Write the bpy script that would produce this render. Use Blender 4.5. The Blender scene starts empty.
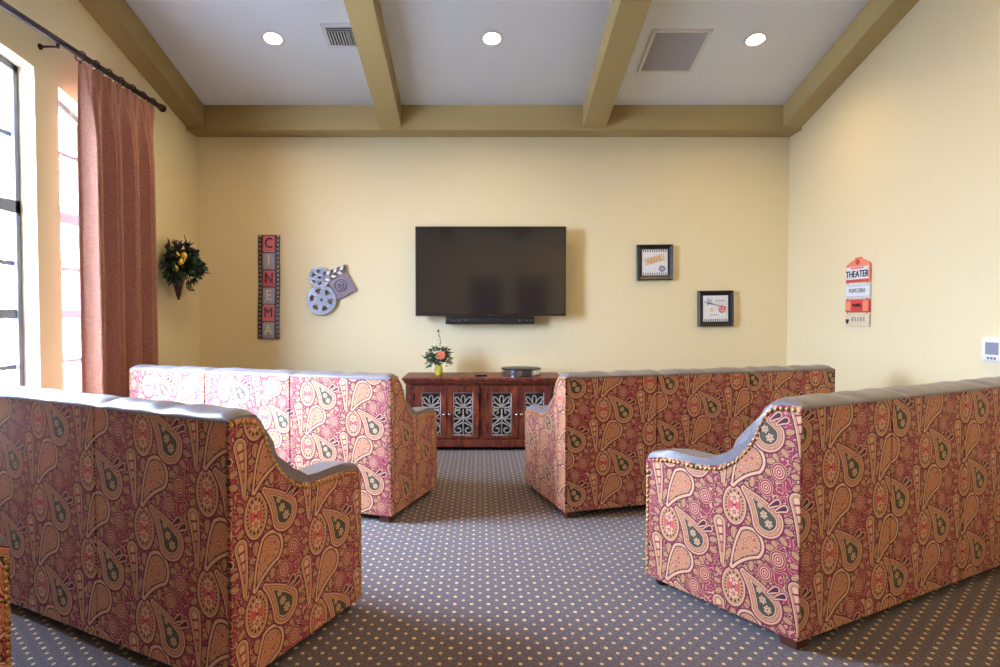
import bpy, bmesh, math, random
from mathutils import Matrix, Vector
R = math.radians
PI = math.pi
sc = bpy.context.scene
col = sc.collection
random.seed(7)

# ------------------------------------------------------------------ helpers
def srgb(r, g, b):
    f = lambda c: (c / 255 / 12.92) if c / 255 <= .04045 else ((c / 255 + .055) / 1.055) ** 2.4
    return (f(r), f(g), f(b), 1.0)

class MB:
    """collects shapes in one bmesh, links them as ONE mesh object"""
    def __init__(s):
        s.bm = bmesh.new(); s.uv = None
    def _mat(s, faces, m):
        for f in faces: f.material_index = m
    def poly(s, pts, m=0):
        f = s.bm.faces.new([s.bm.verts.new(p) for p in pts]); f.material_index = m; return f
    def box(s, x0, x1, y0, y1, z0, z1, m=0, bev=0, seg=2, M=None):
        t = bmesh.new()
        vs = [t.verts.new((x, y, z)) for z in (z0, z1) for y in (y0, y1) for x in (x0, x1)]
        for q in ((0, 2, 3, 1), (4, 5, 7, 6), (0, 1, 5, 4), (2, 6, 7, 3), (0, 4, 6, 2), (1, 3, 7, 5)):
            t.faces.new([vs[i] for i in q])
        if bev: bmesh.ops.bevel(t, geom=t.edges[:], offset=bev, segments=seg, profile=.6, affect='EDGES')
        s.join(t, m, M)
    def join(s, t, m=0, M=None):
        if M is not None: bmesh.ops.transform(t, matrix=M, verts=t.verts[:])
        for f in t.faces: f.material_index = m
        bmesh.ops.recalc_face_normals(t, faces=t.faces[:])
        me = bpy.data.meshes.new('tmp'); t.to_mesh(me); t.free()
        s.bm.from_mesh(me); bpy.data.meshes.remove(me)
    def prism(s, pts, fn, t0, t1, m=0, bev=0, seg=2, M=None):
        """2D outline -> solid; fn(a, b, t) gives the 3D point"""
        t = bmesh.new()
        A = [t.verts.new(fn(a, b, t0)) for a, b in pts]; B = [t.verts.new(fn(a, b, t1)) for a, b in pts]
        n = len(pts)
        t.faces.new(A); t.faces.new(B[::-1])
        for i in range(n): t.faces.new((A[i], B[i], B[(i + 1) % n], A[(i + 1) % n]))
        if bev:
            es = [e for e in t.edges if len({v in A for v in e.verts}) == 1 ]
            es = [e for e in t.edges if (e.verts[0] in A) == (e.verts[1] in A)]
            bmesh.ops.bevel(t, geom=es, offset=bev, segments=seg, profile=.6, affect='EDGES')
        s.join(t, m, M)
    def tube(s, pts, r, n=6, closed=False, m=0, M=None, taper=None):
        t = bmesh.new(); pts = [Vector(p) for p in pts]; N = len(pts); rings = []
        prev = None
        for i, p in enumerate(pts):
            a = pts[(i - 1) % N] if (closed or i > 0) else p
            b = pts[(i + 1) % N] if (closed or i < N - 1) else p
            d = (b - a).normalized() if (b - a).length > 1e-9 else Vector((0, 0, 1))
            if prev is None:
                x = d.orthogonal().normalized()
            else:
                x = (prev - d * prev.dot(d)); x = x.normalized() if x.length > 1e-6 else d.orthogonal().normalized()
            prev = x; y = d.cross(x)
            rr = r * (taper[i] if taper else 1)
            rings.append([t.verts.new(p + (x * math.cos(2 * PI * k / n) + y * math.sin(2 * PI * k / n)) * rr) for k in range(n)])
        for i in range(N if closed else N - 1):
            a, b = rings[i], rings[(i + 1) % N]
            for k in range(n): t.faces.new((a[k], a[(k + 1) % n], b[(k + 1) % n], b[k]))
        if not closed:
            t.faces.new(rings[0][::-1]); t.faces.new(rings[-1])
        s.join(t, m, M)
    def cyl(s, p0, p1, r, n=16, m=0, r1=None, M=None):
        s.tube([p0, p1], r, n, m=m, M=M, taper=[1, (r1 / r) if r1 is not None else 1])
    def lathe(s, prof, n=20, m=0, M=None):
        t = bmesh.new(); rings = []
        for r, z in prof:
            if r < 1e-5: rings.append([t.verts.new((0, 0, z))])
            else: rings.append([t.verts.new((r * math.cos(2 * PI * k / n), r * math.sin(2 * PI * k / n), z)) for k in range(n)])
        for a, b in zip(rings, rings[1:]):
            for k in range(n):
                k2 = (k + 1) % n
                q = [a[k % len(a)], a[k2 % len(a)], b[k2 % len(b)], b[k % len(b)]]
                q = list(dict.fromkeys(q))
                if len(q) > 2: t.faces.new(q)
        s.join(t, m, M)
    def ball(s, c, r, n=8, m=0, sq=(1, 1, 1), M=None):
        t = bmesh.new(); bmesh.ops.create_uvsphere(t, u_segments=n, v_segments=max(4, n * 2 // 3), radius=r)
        T = Matrix.Translation(c) @ Matrix.Diagonal((*sq, 1))
        bmesh.ops.transform(t, matrix=T, verts=t.verts[:]); s.join(t, m, M)
    def cushion(s, c, half, e=4.0, n=10, m=0, M=None, fn=None):
        t = bmesh.new(); bmesh.ops.create_cube(t, size=2); bmesh.ops.subdivide_edges(t, edges=t.edges[:], cuts=n, use_grid_fill=True)
        for v in t.verts:
            p = v.co.copy(); k = sum(abs(a) ** e for a in p) ** (-1 / e) * 1.0
            p = p * k
            v.co = Vector((c[0] + p.x * half[0], c[1] + p.y * half[1], c[2] + p.z * half[2]))
            if fn: v.co = fn(v.co, p)
        s.join(t, m, M)
    def grid(s, rows, m=0, closed=False):
        V = [[s.bm.verts.new(p) for p in r] for r in rows]
        for a, b in zip(V, V[1:]):
            L = len(a)
            for k in range(L if closed else L - 1):
                f = s.bm.faces.new((a[k], a[(k + 1) % L], b[(k + 1) % L], b[k])); f.material_index = m
    def set_uv(s, fn):
        lay = s.bm.loops.layers.uv.new('UVMap')
        for f in s.bm.faces:
            for l in f.loops: l[lay].uv = fn(l.vert.co, f.normal)
    def build(s, name, mats, parent=None, smooth=False, uv=None, M=None, recalc=False):
        if M is not None: bmesh.ops.transform(s.bm, matrix=M, verts=s.bm.verts[:])
        if recalc: bmesh.ops.recalc_face_normals(s.bm, faces=s.bm.faces[:])
        s.bm.normal_update()
        if uv: s.set_uv(uv)
        me = bpy.data.meshes.new(name); s.bm.to_mesh(me); s.bm.free()
        for m in (mats if isinstance(mats, (list, tuple)) else [mats]): me.materials.append(m)
        if smooth:
            me.shade_smooth() if hasattr(me, 'shade_smooth') else None
            if smooth != 2:
                try: me.set_sharp_from_angle(angle=R(38))
                except Exception: pass
        o = bpy.data.objects.new(name, me); col.objects.link(o)
        if parent is not None: o.parent = parent
        return o

def tag(o, label=None, cat=None, group=None, kind=None):
    if label: o['label'] = label
    if cat: o['category'] = cat
    if group: o['group'] = group
    if kind: o['kind'] = kind
    return o
def empty(name, loc, rot=(0, 0, 0)):
    o = bpy.data.objects.new(name, None); o.location = loc; o.rotation_euler = rot; o.empty_display_size = .1
    col.objects.link(o); return o
def copy_tree(o, parent=None):
    kids = list(o.children)
    c = o.copy(); col.objects.link(c); c.parent = parent
    for k in kids: copy_tree(k, c)
    return c
def text_mesh(body, size, depth, align='CENTER', bold=0.0, sx=1.0):
    cu = bpy.data.curves.new('lettering', 'FONT'); cu.body = body; cu.size = size; cu.extrude = depth; cu.align_x = align; cu.align_y = 'CENTER'
    cu.offset = bold; cu.resolution_u = 3
    o = bpy.data.objects.new('lettering', cu); col.objects.link(o)
    dg = bpy.context.evaluated_depsgraph_get(); me = bpy.data.meshes.new_from_object(o.evaluated_get(dg))
    bpy.data.objects.remove(o); bpy.data.curves.remove(cu)
    t = bmesh.new(); t.from_mesh(me); bpy.data.meshes.remove(me)
    bmesh.ops.transform(t, matrix=Matrix.Diagonal((sx, 1, 1, 1)), verts=t.verts[:])
    return t

# ------------------------------------------------------------------ node helpers
class NT:
    def __init__(s, name):
        s.mat = bpy.data.materials.new(name); s.mat.use_nodes = True
        s.nt = s.mat.node_tree; s.nt.nodes.clear()
        s.out = s.nt.nodes.new('ShaderNodeOutputMaterial')
    def n(s, t): return s.nt.nodes.new(t)
    def put(s, sock, v):
        if isinstance(v, bpy.types.NodeSocket): s.nt.links.new(v, sock)
        else: sock.default_value = v
    def m(s, op, a, b=None, c=None, clamp=False):
        nd = s.n('ShaderNodeMath'); nd.operation = op; nd.use_clamp = clamp
        s.put(nd.inputs[0], a)
        if b is not None: s.put(nd.inputs[1], b)
        if c is not None: s.put(nd.inputs[2], c)
        return nd.outputs[0]
    def mix(s, f, a, b, blend='MIX'):
        nd = s.n('ShaderNodeMix'); nd.data_type = 'RGBA'; nd.blend_type = blend
        s.put(nd.inputs[0], f); s.put(nd.inputs[6], a); s.put(nd.inputs[7], b)
        return nd.outputs[2]
    def ramp(s, f, stops, interp='LINEAR'):
        nd = s.n('ShaderNodeValToRGB'); cr = nd.color_ramp; cr.interpolation = interp
        while len(cr.elements) < len(stops): cr.elements.new(.5)
        for e, (p, c) in zip(cr.elements, stops): e.position = p; e.color = c
        s.put(nd.inputs[0], f); return nd.outputs[0]
    def noise(s, vec, scale, detail=3, rough=.5, dist=0):
        nd = s.n('ShaderNodeTexNoise'); s.put(nd.inputs['Vector'], vec)
        nd.inputs['Scale'].default_value = scale; nd.inputs['Detail'].default_value = detail
        nd.inputs['Roughness'].default_value = rough; nd.inputs['Distortion'].default_value = dist
        return nd.outputs[0]
    def vor(s, vec, scale, feature='F1', rand=1.0):
        nd = s.n('ShaderNodeTexVoronoi'); s.put(nd.inputs['Vector'], vec); nd.feature = feature
        nd.inputs['Scale'].default_value = scale; nd.inputs['Randomness'].default_value = rand
        return nd
    def obj(s): return s.n('ShaderNodeTexCoord').outputs['Object']
    def uv(s):
        nd = s.n('ShaderNodeUVMap'); nd.uv_map = 'UVMap'; return nd.outputs[0]
    def xyz(s, v):
        nd = s.n('ShaderNodeSeparateXYZ'); s.put(nd.inputs[0], v); return nd.outputs
    def vec(s, x, y, z):
        nd = s.n('ShaderNodeCombineXYZ')
        for i, v in enumerate((x, y, z)): s.put(nd.inputs[i], v)
        return nd.outputs[0]
    def scale(s, v, k):
        nd = s.n('ShaderNodeMapping'); s.put(nd.inputs[0], v); nd.inputs['Scale'].default_value = k; return nd.outputs[0]
    def bump(s, h, strength=.3, dist=.01):
        nd = s.n('ShaderNodeBump'); s.put(nd.inputs['Height'], h); nd.inputs['Strength'].default_value = strength
        nd.inputs['Distance'].default_value = dist; return nd.outputs[0]
    def bsdf(s, color, rough=.5, metal=0., normal=None, **kw):
        nd = s.n('ShaderNodeBsdfPrincipled'); s.put(nd.inputs['Base Color'], color); s.put(nd.inputs['Roughness'], rough)
        s.put(nd.inputs['Metallic'], metal)
        if normal is not None: s.put(nd.inputs['Normal'], normal)
        for k, v in kw.items(): s.put(nd.inputs[k.replace('_', ' ')], v)
        s.nt.links.new(nd.outputs[0], s.out.inputs[0]); return s.mat

def plain(name, c, rough=.5, metal=0., nscale=30, var=.08, bump=0., **kw):
    t = NT(name); o = t.obj(); n = t.noise(o, nscale, 3)
    dark = tuple(x * (1 - var) for x in c[:3]) + (1,); lite = tuple(min(1, x * (1 + var)) for x in c[:3]) + (1,)
    cc = t.ramp(n, [(.3, dark), (.7, lite)])
    return t.bsdf(cc, rough, metal, t.bump(n, bump, .004) if bump else None, **kw)

# ------------------------------------------------------------------ materials
def paisley_material():
    t = NT('paisley chenille'); m = t.m
    x, y, _ = t.xyz(t.uv())
    uvv = t.uv()
    W, H = .34, .345
    GOLD = srgb(192, 142, 102); LITE = srgb(216, 174, 138); MID = srgb(160, 92, 76); MAR = srgb(146, 38, 70); DARK = srgb(70, 22, 46)
    CORAL = srgb(204, 92, 90); GREEN = srgb(72, 70, 54); ROSE = srgb(164, 56, 80); PGOLD = srgb(198, 138, 100)
    def cell(cx, cy):
        a = m('MULTIPLY', m('SUBTRACT', x, cx), 1 / W)
        i = m('FLOOR', m('ADD', a, .5)); lx = m('MULTIPLY', m('SUBTRACT', a, i), W)
        b = m('SUBTRACT', m('MULTIPLY', m('SUBTRACT', y, cy), 1 / H), m('MULTIPLY', i, .5))
        ly = m('MULTIPLY', m('SUBTRACT', b, m('FLOOR', m('ADD', b, .5))), H)
        return lx, ly
    def rot(lx, ly, tip):
        L = math.hypot(*tip); ux, uy = tip[0] / L, tip[1] / L      # +Y of the new frame runs to the tip
        Y = m('ADD', m('MULTIPLY', lx, ux), m('MULTIPLY', ly, uy))
        X = m('ADD', m('MULTIPLY', lx, uy), m('MULTIPLY', ly, -ux))
        return X, Y, L
    def boteh(c, tip, r1, r2, bend):
        lx, ly = cell(*c); X, Y, L = rot(lx, ly, tip)
        tt = m('MULTIPLY', Y, 1 / L, clamp=True)
        X2 = m('SUBTRACT', X, m('MULTIPLY', m('MULTIPLY', tt, tt), bend))
        dy = m('SUBTRACT', Y, m('MULTIPLY', tt, L))
        ln = m('SQRT', m('ADD', m('MULTIPLY', X2, X2), m('MULTIPLY', dy, dy)))
        d = m('SUBTRACT', ln, m('MULTIPLY_ADD', tt, r2 - r1, r1))
        return d, lx, ly, tt
    def under(d, k): return m('LESS_THAN', d, k)
    def bands(d, lo, hi, stops):
        f = m('MULTIPLY', m('SUBTRACT', d, lo), 1 / (hi - lo))
        return t.ramp(f, [(max(0, (p - lo) / (hi - lo)), c) for p, c in stops], 'CONSTANT')
    def fringe(colr, d, lx, ly, n, off=.025, half=.017, phase=0., wid=.42):
        th = m('MULTIPLY_ADD', m('ARCTAN2', ly, lx), n / (2 * PI), phase)
        a = m('SUBTRACT', m('FRACT', th), .5)
        e1 = m('MULTIPLY', a, 1 / wid); e2 = m('MULTIPLY', m('SUBTRACT', d, off), 1 / half)
        e1 = m('MULTIPLY', e1, m('MULTIPLY_ADD', e2, .35, 1.15))
        q = m('MULTIPLY_ADD', m('SINE', m('MULTIPLY', d, 700)), .16, m('ADD', m('MULTIPLY', e1, e1), m('MULTIPLY', e2, e2)))
        colr = t.mix(under(q, 1.5), colr, DARK)
        colr = t.mix(under(q, .95), colr, GOLD)
        rib = m('LESS_THAN', m('ABSOLUTE', m('SUBTRACT', m('ABSOLUTE', a), .13)), .035)
        return t.mix(m('MULTIPLY', m('MULTIPLY', under(q, .6), rib), .7), colr, MID)
    # ground: maroon with a filler of small petals and scrolling lines
    warp = t.noise(uvv, 14, 2); 
    wv = t.vec(m('MULTIPLY_ADD', warp, .04, x), m('MULTIPLY_ADD', t.noise(uvv, 17, 2), .04, y), 0.)
    v1 = t.vor(wv, 42); d1 = v1.outputs['Distance']
    c = t.ramp(d1, [(0, CORAL), (.1, DARK), (.15, GOLD), (.26, DARK), (.34, MAR), (.60, ROSE), (.72, MAR)], 'CONSTANT')
    zone = t.noise(uvv, 16, 1)
    line = m('LESS_THAN', m('ABSOLUTE', m('SUBTRACT', m('FRACT', m('MULTIPLY', zone, 11)), .5)), .085)
    c = t.mix(m('MULTIPLY', line, .85), c, LITE)
    # coral lozenges
    lx, ly = cell(-.088, -.068)
    q = m('ADD', m('POWER', m('MULTIPLY', m('ABSOLUTE', lx), 1 / .042), .8), m('POWER', m('MULTIPLY', m('ABSOLUTE', ly), 1 / .05), .8))
    c = t.mix(under(q, 1.25), c, MAR); c = t.mix(under(q, .95), c, CORAL)
    O = boteh((.014, -.034), (-.07, .126), .064, .006, -.04)
    P = boteh((-.062, .198), (-.105, -.088), .06, .005, -.04)
    Mx, My = cell(.207, .165)
    md = m('SUBTRACT', m('SQRT', m('ADD', m('MULTIPLY', Mx, Mx), m('MULTIPLY', m('MULTIPLY', My, My), .46))), .047)
    Lf = boteh((.135, .075), (.036, -.17), .025, .004, .02)
    c = fringe(c, O[0], O[1], O[2], 13, .031, .020, 0., .31)
    c = fringe(c, P[0], P[1], P[2], 12, .031, .019, .3, .31)
    c = fringe(c, md, Mx, My, 12, .032, .018, .5, .31)
    # concentric swirls
    for (cx, cy, rr) in ((.062, .17, .036), (.008, .098, .034)):
        lx, ly = cell(cx, cy); r = m('SQRT', m('ADD', m('MULTIPLY', lx, lx), m('MULTIPLY', m('MULTIPLY', ly, ly), .8)))
        c = t.mix(under(r, rr), c, bands(r, 0, rr, [(0, LITE), (rr * .14, MAR), (rr * .28, LITE), (rr * .38, ROSE), (rr * .55, LITE), (rr * .66, MAR), (rr * .82, GOLD), (rr * .93, DARK)]))
    # slender leaf with a chain of rings
    d, lx, ly, tt = Lf
    ring = m('ABSOLUTE', m('SUBTRACT', m('FRACT', m('MULTIPLY', tt, 5)), .5))
    body = bands(d, -.03, .012, [(-.03, LITE), (-.012, MAR), (-.009, GOLD), (0., LITE), (.004, DARK)])
    c = t.mix(under(d, .009), c, body)
    c = t.mix(m('MULTIPLY', under(d, -.006), m('LESS_THAN', ring, .12)), c, MAR)
    # medallion: beaded border, flowers inside
    th = m('ARCTAN2', My, Mx)
    bead = m('GREATER_THAN', m('SINE', m('MULTIPLY', th, 19)), -.1)
    c = t.mix(under(md, .016), c, bands(md, -.05, .016, [(-.05, MAR), (-.04, CORAL), (-.016, GOLD), (-.011, DARK), (-.003, GOLD), (0.004, LITE), (.008, DARK), (.011, MAR)]))
    band = m('LESS_THAN', m('ABSOLUTE', m('ADD', md, .007)), .005)
    c = t.mix(m('MULTIPLY', band, bead), c, GOLD)
    fl = m('SUBTRACT', m('ABSOLUTE', My), .03)
    fr = m('SQRT', m('ADD', m('MULTIPLY', Mx, Mx), m('MULTIPLY', fl, fl)))
    fth = m('ARCTAN2', fl, Mx)
    pet = m('MULTIPLY_ADD', m('ABSOLUTE', m('SINE', m('MULTIPLY', fth, 3))), .012, .013)
    fd = m('SUBTRACT', fr, pet)
    c = t.mix(under(fd, .002), c, MAR); c = t.mix(under(fd, 0.), c, LITE); c = t.mix(under(fr, .009), c, ROSE); c = t.mix(under(fr, .004), c, LITE)
    # plain boteh
    d = P[0]
    dots = t.vor(uvv, 54).outputs['Distance']
    inner = t.ramp(dots, [(0, MAR), (.14, LITE), (.31, ROSE), (.42, PGOLD)], 'CONSTANT')
    th = m('ARCTAN2', P[2], P[1]); bead = m('GREATER_THAN', m('SINE', m('MULTIPLY', th, 26)), 0.)
    c = t.mix(under(d, .013), c, bands(d, -.06, .013, [(-.06, GOLD), (-.012, DARK), (-.005, LITE), (.006, MAR), (.0095, DARK)]))
    c = t.mix(under(d, -.012), c, inner)
    c = t.mix(m('MULTIPLY', m('LESS_THAN', m('ABSOLUTE', m('ADD', d, .0115)), .0025), bead), c, GOLD)
    # ornate boteh: gold rind, dark heart with three flowers
    d = O[0]
    rind = t.ramp(t.vor(uvv, 80).outputs['Distance'], [(0, MAR), (.12, LITE), (.3, MID), (.42, GOLD)], 'CONSTANT')
    c = t.mix(under(d, .013), c, bands(d, -.06, .013, [(-.06, GREEN), (-.027, DARK), (-.0245, LITE), (-.02, MAR), (-.0175, GOLD), (-.004, MAR), (-.0015, LITE), (.005, MAR), (.0095, DARK)]))
    c = t.mix(m('MULTIPLY', m('LESS_THAN', m('ABSOLUTE', m('ADD', d, .0105)), .006), .9), c, rind)
    for (ox, oy, rr) in ((.022, -.046, .0155), (.0, -.014, .0145), (-.017, .02, .011)):
        lx, ly = cell(ox, oy); r = m('SQRT', m('ADD', m('MULTIPLY', lx, lx), m('MULTIPLY', ly, ly)))
        pw = m('MULTIPLY_ADD', m('SINE', m('MULTIPLY', m('ARCTAN2', ly, lx), 6)), rr * .16, r)
        c = t.mix(under(pw, rr), c, bands(r, 0, rr, [(0, GREEN), (rr * .25, LITE), (rr * .62, GREEN), (rr * .74, LITE)]))
    # two dark drops
    for cc, tip in (((.058, .048), (-.036, -.018)), ((.088, .032), (-.038, -.014))):
        d, lx, ly, tt = boteh(cc, tip, .011, .003, -.006)
        c = t.mix(under(d, .0075), c, bands(d, -.02, .0075, [(-.02, DARK), (-.001, LITE), (.004, MAR)]))
    # woven thread
    wx = m('SINE', m('MULTIPLY', x, 2 * PI / .0022)); wy = m('SINE', m('MULTIPLY', y, 2 * PI / .0022))
    thread = t.noise(t.scale(uvv, (1, 1, 1)), 420, 2)
    c = t.mix(.22, c, t.mix(thread, srgb(110, 70, 60), srgb(255, 245, 230)), 'SOFT_LIGHT')
    return t.bsdf(c, .62, 0., t.bump(thread, .25, .002), Sheen_Weight=.15, Sheen_Roughness=.45, Specular_IOR_Level=.35)

def carpet_material():
    t = NT('carpet loop pile'); m = t.m
    x, y, _ = t.xyz(t.obj()); o = t.obj()
    S = .0755
    def dots(ox, oy, rx, ry):
        fx = m('SUBTRACT', m('FRACT', m('MULTIPLY_ADD', x, 1 / S, ox)), .5); fy = m('SUBTRACT', m('FRACT', m('MULTIPLY_ADD', y, 1 / S, oy)), .5)
        a = m('MULTIPLY', fx, 1 / rx); b = m('MULTIPLY', fy, 1 / ry)
        return m('ADD', m('MULTIPLY', a, a), m('MULTIPLY', b, b))
    big = dots(0, 0, .115, .13); small = dots(.5, .5, .10, .11)
    n = t.noise(t.scale(o, (.7, 1.6, 1)), 110, 2, .6); n2 = t.noise(o, 3, 2)
    base = t.ramp(n, [(.32, srgb(24, 18, 28)), (.5, srgb(56, 46, 61)), (.68, srgb(102, 90, 104))])
    fx = m('ABSOLUTE', m('SUBTRACT', m('FRACT', m('MULTIPLY', x, 2 / S)), .5)); fy = m('ABSOLUTE', m('SUBTRACT', m('FRACT', m('MULTIPLY', y, 2 / S)), .5))
    lat = m('LESS_THAN', m('ABSOLUTE', m('SUBTRACT', m('ADD', fx, fy), .5)), .09)
    base = t.mix(m('MULTIPLY', lat, .35), base, srgb(106, 84, 88))
    base = t.mix(m('MULTIPLY', n2, .25), base, srgb(58, 50, 66))
    c = t.mix(m('LESS_THAN', big, 2.1), base, srgb(46, 36, 42)); c = t.mix(m('LESS_THAN', small, 2.1), c, srgb(46, 36, 42))
    g = t.ramp(n, [(.3, srgb(196, 160, 110)), (.7, srgb(238, 212, 160))])
    c = t.mix(m('LESS_THAN', big, 1.), c, g); c = t.mix(m('MULTIPLY', m('LESS_THAN', small, 1.), .85), c, g)
    return t.bsdf(c, .9, 0., t.bump(n, .6, .004), Sheen_Weight=.3, Sheen_Roughness=.5)

def wall_material(name, c):
    t = NT(name); o = t.obj(); n = t.noise(o, 90, 3); n2 = t.noise(o, .8, 2)
    cc = t.mix(m_ := t.m('MULTIPLY', n2, .12), c, tuple(v * .9 for v in c[:3]) + (1,))
    return t.bsdf(cc, .62, 0., t.bump(n, .12, .003), Specular_IOR_Level=.3)

def wood_material():
    t = NT('reclaimed wood'); o = t.obj()
    g = t.noise(t.scale(o, (7, 7, 1.2)), 6, 5, .6, .6); gh = t.noise(t.scale(o, (1.5, 6, 7)), 5, 4, .6, .4)
    n2 = t.noise(o, 5.5, 2)
    c = t.ramp(g, [(.25, srgb(40, 20, 16)), (.45, srgb(98, 44, 30)), (.62, srgb(140, 66, 40)), (.8, srgb(170, 96, 58))])
    c = t.mix(t.m('MULTIPLY', t.ramp(n2, [(.5, (0, 0, 0, 1)), (.62, (1, 1, 1, 1))]), .55), c, srgb(92, 34, 40))
    c = t.mix(t.m('MULTIPLY', t.ramp(gh, [(.56, (0, 0, 0, 1)), (.66, (1, 1, 1, 1))]), .5), c, srgb(60, 34, 26))
    return t.bsdf(c, .42, 0., t.bump(g, .2, .003))

def curtain_material():
    t = NT('curtain jacquard'); uv = t.uv(); m = t.m
    v = t.vor(uv, 60).outputs['Distance']; w = t.noise(uv, 38, 2, .5, 1.5)
    line = m('LESS_THAN', m('ABSOLUTE', m('SUBTRACT', m('FRACT', m('MULTIPLY', w, 7)), .5)), .14)
    c = t.ramp(v, [(.15, srgb(150, 98, 94)), (.45, srgb(182, 132, 112)), (.7, srgb(166, 112, 102))])
    c = t.mix(m('MULTIPLY', line, .5), c, srgb(206, 158, 112))
    nd = t.n('ShaderNodeBsdfPrincipled'); t.put(nd.inputs['Base Color'], c); nd.inputs['Roughness'].default_value = .75
    tr = t.n('ShaderNodeBsdfTranslucent'); t.put(tr.inputs[0], c)
    mx = t.n('ShaderNodeMixShader'); mx.inputs[0].default_value = .05
    t.nt.links.new(nd.outputs[0], mx.inputs[1]); t.nt.links.new(tr.outputs[0], mx.inputs[2]); t.nt.links.new(mx.outputs[0], t.out.inputs[0])
    return t.mat

def glass_material():
    t = NT('window glass')
    tr = t.n('ShaderNodeBsdfTransparent'); tr.inputs[0].default_value = (.97, .98, .98, 1)
    gl = t.n('ShaderNodeBsdfGlossy'); gl.inputs['Roughness'].default_value = .02
    lw = t.n('ShaderNodeLayerWeight'); lw.inputs[0].default_value = .5
    fr = t.m('MULTIPLY_ADD', t.m('POWER', lw.outputs['Facing'], 4.), .5, .04)
    mx = t.n('ShaderNodeMixShader')
    t.nt.links.new(fr, mx.inputs[0]); t.nt.links.new(tr.outputs[0], mx.inputs[1]); t.nt.links.new(gl.outputs[0], mx.inputs[2]); t.nt.links.new(mx.outputs[0], t.out.inputs[0])
    return t.mat

def emit(name, c, k):
    t = NT(name); e = t.n('ShaderNodeEmission'); e.inputs[0].default_value = c; e.inputs[1].default_value = k
    t.nt.links.new(e.outputs[0], t.out.inputs[0]); return t.mat

PAIS = paisley_material()
CARPET = carpet_material()
WALL = wall_material('yellow wall paint', srgb(232, 219, 181))
BEAM = wall_material('tan beam paint', srgb(152, 130, 84))
CEIL = wall_material('ceiling paint', srgb(230, 237, 246))
LEATHER = plain('grey leather', srgb(122, 119, 126), .36, 0, 60, .1, .15)
WOOD = wood_material()
DKWOOD = plain('dark leg wood', srgb(88, 44, 34), .4, 0, 20, .2)
BLACK = plain('black plastic', srgb(24, 24, 27), .35, 0, 50, .1)
BLACKM = plain('matt black', srgb(22, 21, 24), .6, 0, 50, .15)
SCREEN = plain('screen glass', srgb(42, 38, 36), .09, 0, 5, .02, 0, Specular_IOR_Level=1.)
BRASS = plain('antique brass', srgb(190, 150, 92), .32, .85, 80, .15)
IRON = plain('grey cast iron', srgb(176, 172, 170), .45, .35, 60, .15, .2)
CHROME = plain('bright chrome', srgb(215, 215, 222), .15, 1., 20, .03)
BRONZE = plain('dark bronze rod', srgb(48, 38, 44), .35, .4, 40, .15)
CURT = curtain_material()
GLASS = glass_material()
FRAME = plain('window frame vinyl', srgb(96, 96, 112), .5, 0, 20, .04)
WHITE = plain('white plastic', srgb(236, 236, 238), .4, 0, 30, .02)
WHITEP = plain('white painted metal', srgb(222, 222, 226), .4, 0, 30, .03)
GREYV = plain('light louvre metal', srgb(176, 172, 176), .45, .1, 30, .05)
GREYL = plain('grey louvre metal', srgb(128, 124, 130), .45, .1, 30, .05)
LCD = plain('grey lcd', srgb(140, 146, 164), .2, 0, 30, .03)
PINK = plain('rose print', srgb(214, 112, 130), .5, 0, 40, .1)
FILMG = plain('grey film print', srgb(164, 170, 196), .45, 0, 40, .1)
FILMK = plain('black film strip', srgb(72, 58, 66), .4, .2, 40, .15)
CREAM = plain('cream lettering', srgb(232, 226, 216), .5, 0, 40, .05)
STEEL = plain('blue grey steel', srgb(122, 120, 132), .35, .5, 40, .12)
ORANGE = plain('orange red print', srgb(232, 140, 108), .55, 0, 40, .1)
RED = plain('red print', srgb(204, 62, 66), .55, 0, 40, .1)
SIGNW = plain('off white print', srgb(228, 230, 238), .55, 0, 40, .04)
PASTO = plain('faded orange print', srgb(212, 150, 120), .55, 0, 40, .1)
PASTR = plain('faded red print', srgb(196, 84, 90), .55, 0, 40, .1)
BEIGE = plain('beige print', srgb(222, 206, 176), .55, 0, 40, .08)
PALEB = plain('pale blue print', srgb(176, 184, 210), .5, 0, 40, .1)
GREYP = plain('grey print', srgb(150, 148, 154), .5, 0, 40, .1)
LEAFG = plain('silk leaf green', srgb(52, 104, 66), .5, 0, 30, .35)
LEAFB = plain('silk leaf blue green', srgb(40, 54, 78), .5, 0, 30, .35)
STEM = plain('brown twig', srgb(96, 62, 44), .7, 0, 40, .2)
YELLOW = plain('yellow fruit skin', srgb(222, 188, 60), .4, 0, 40, .1)
CONE = plain('dark cone ceramic', srgb(62, 34, 42), .4, 0, 30, .2)
VASE = plain('yellow glaze', srgb(212, 204, 72), .25, 0, 20, .08)
PETAL = plain('coral petal', srgb(232, 122, 92), .55, 0, 40, .15)
LAMP = emit('lamp lens glow', (1, .86, .66, 1), 30)
GROUND = plain('pale concrete', srgb(226, 226, 226), .8, 0, 2, .08)
HOUSEW = plain('pale siding', srgb(214, 210, 206), .8, 0, 4, .05)
ROOFM = plain('grey shingle', srgb(128, 124, 128), .8, 0, 8, .1)

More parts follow.
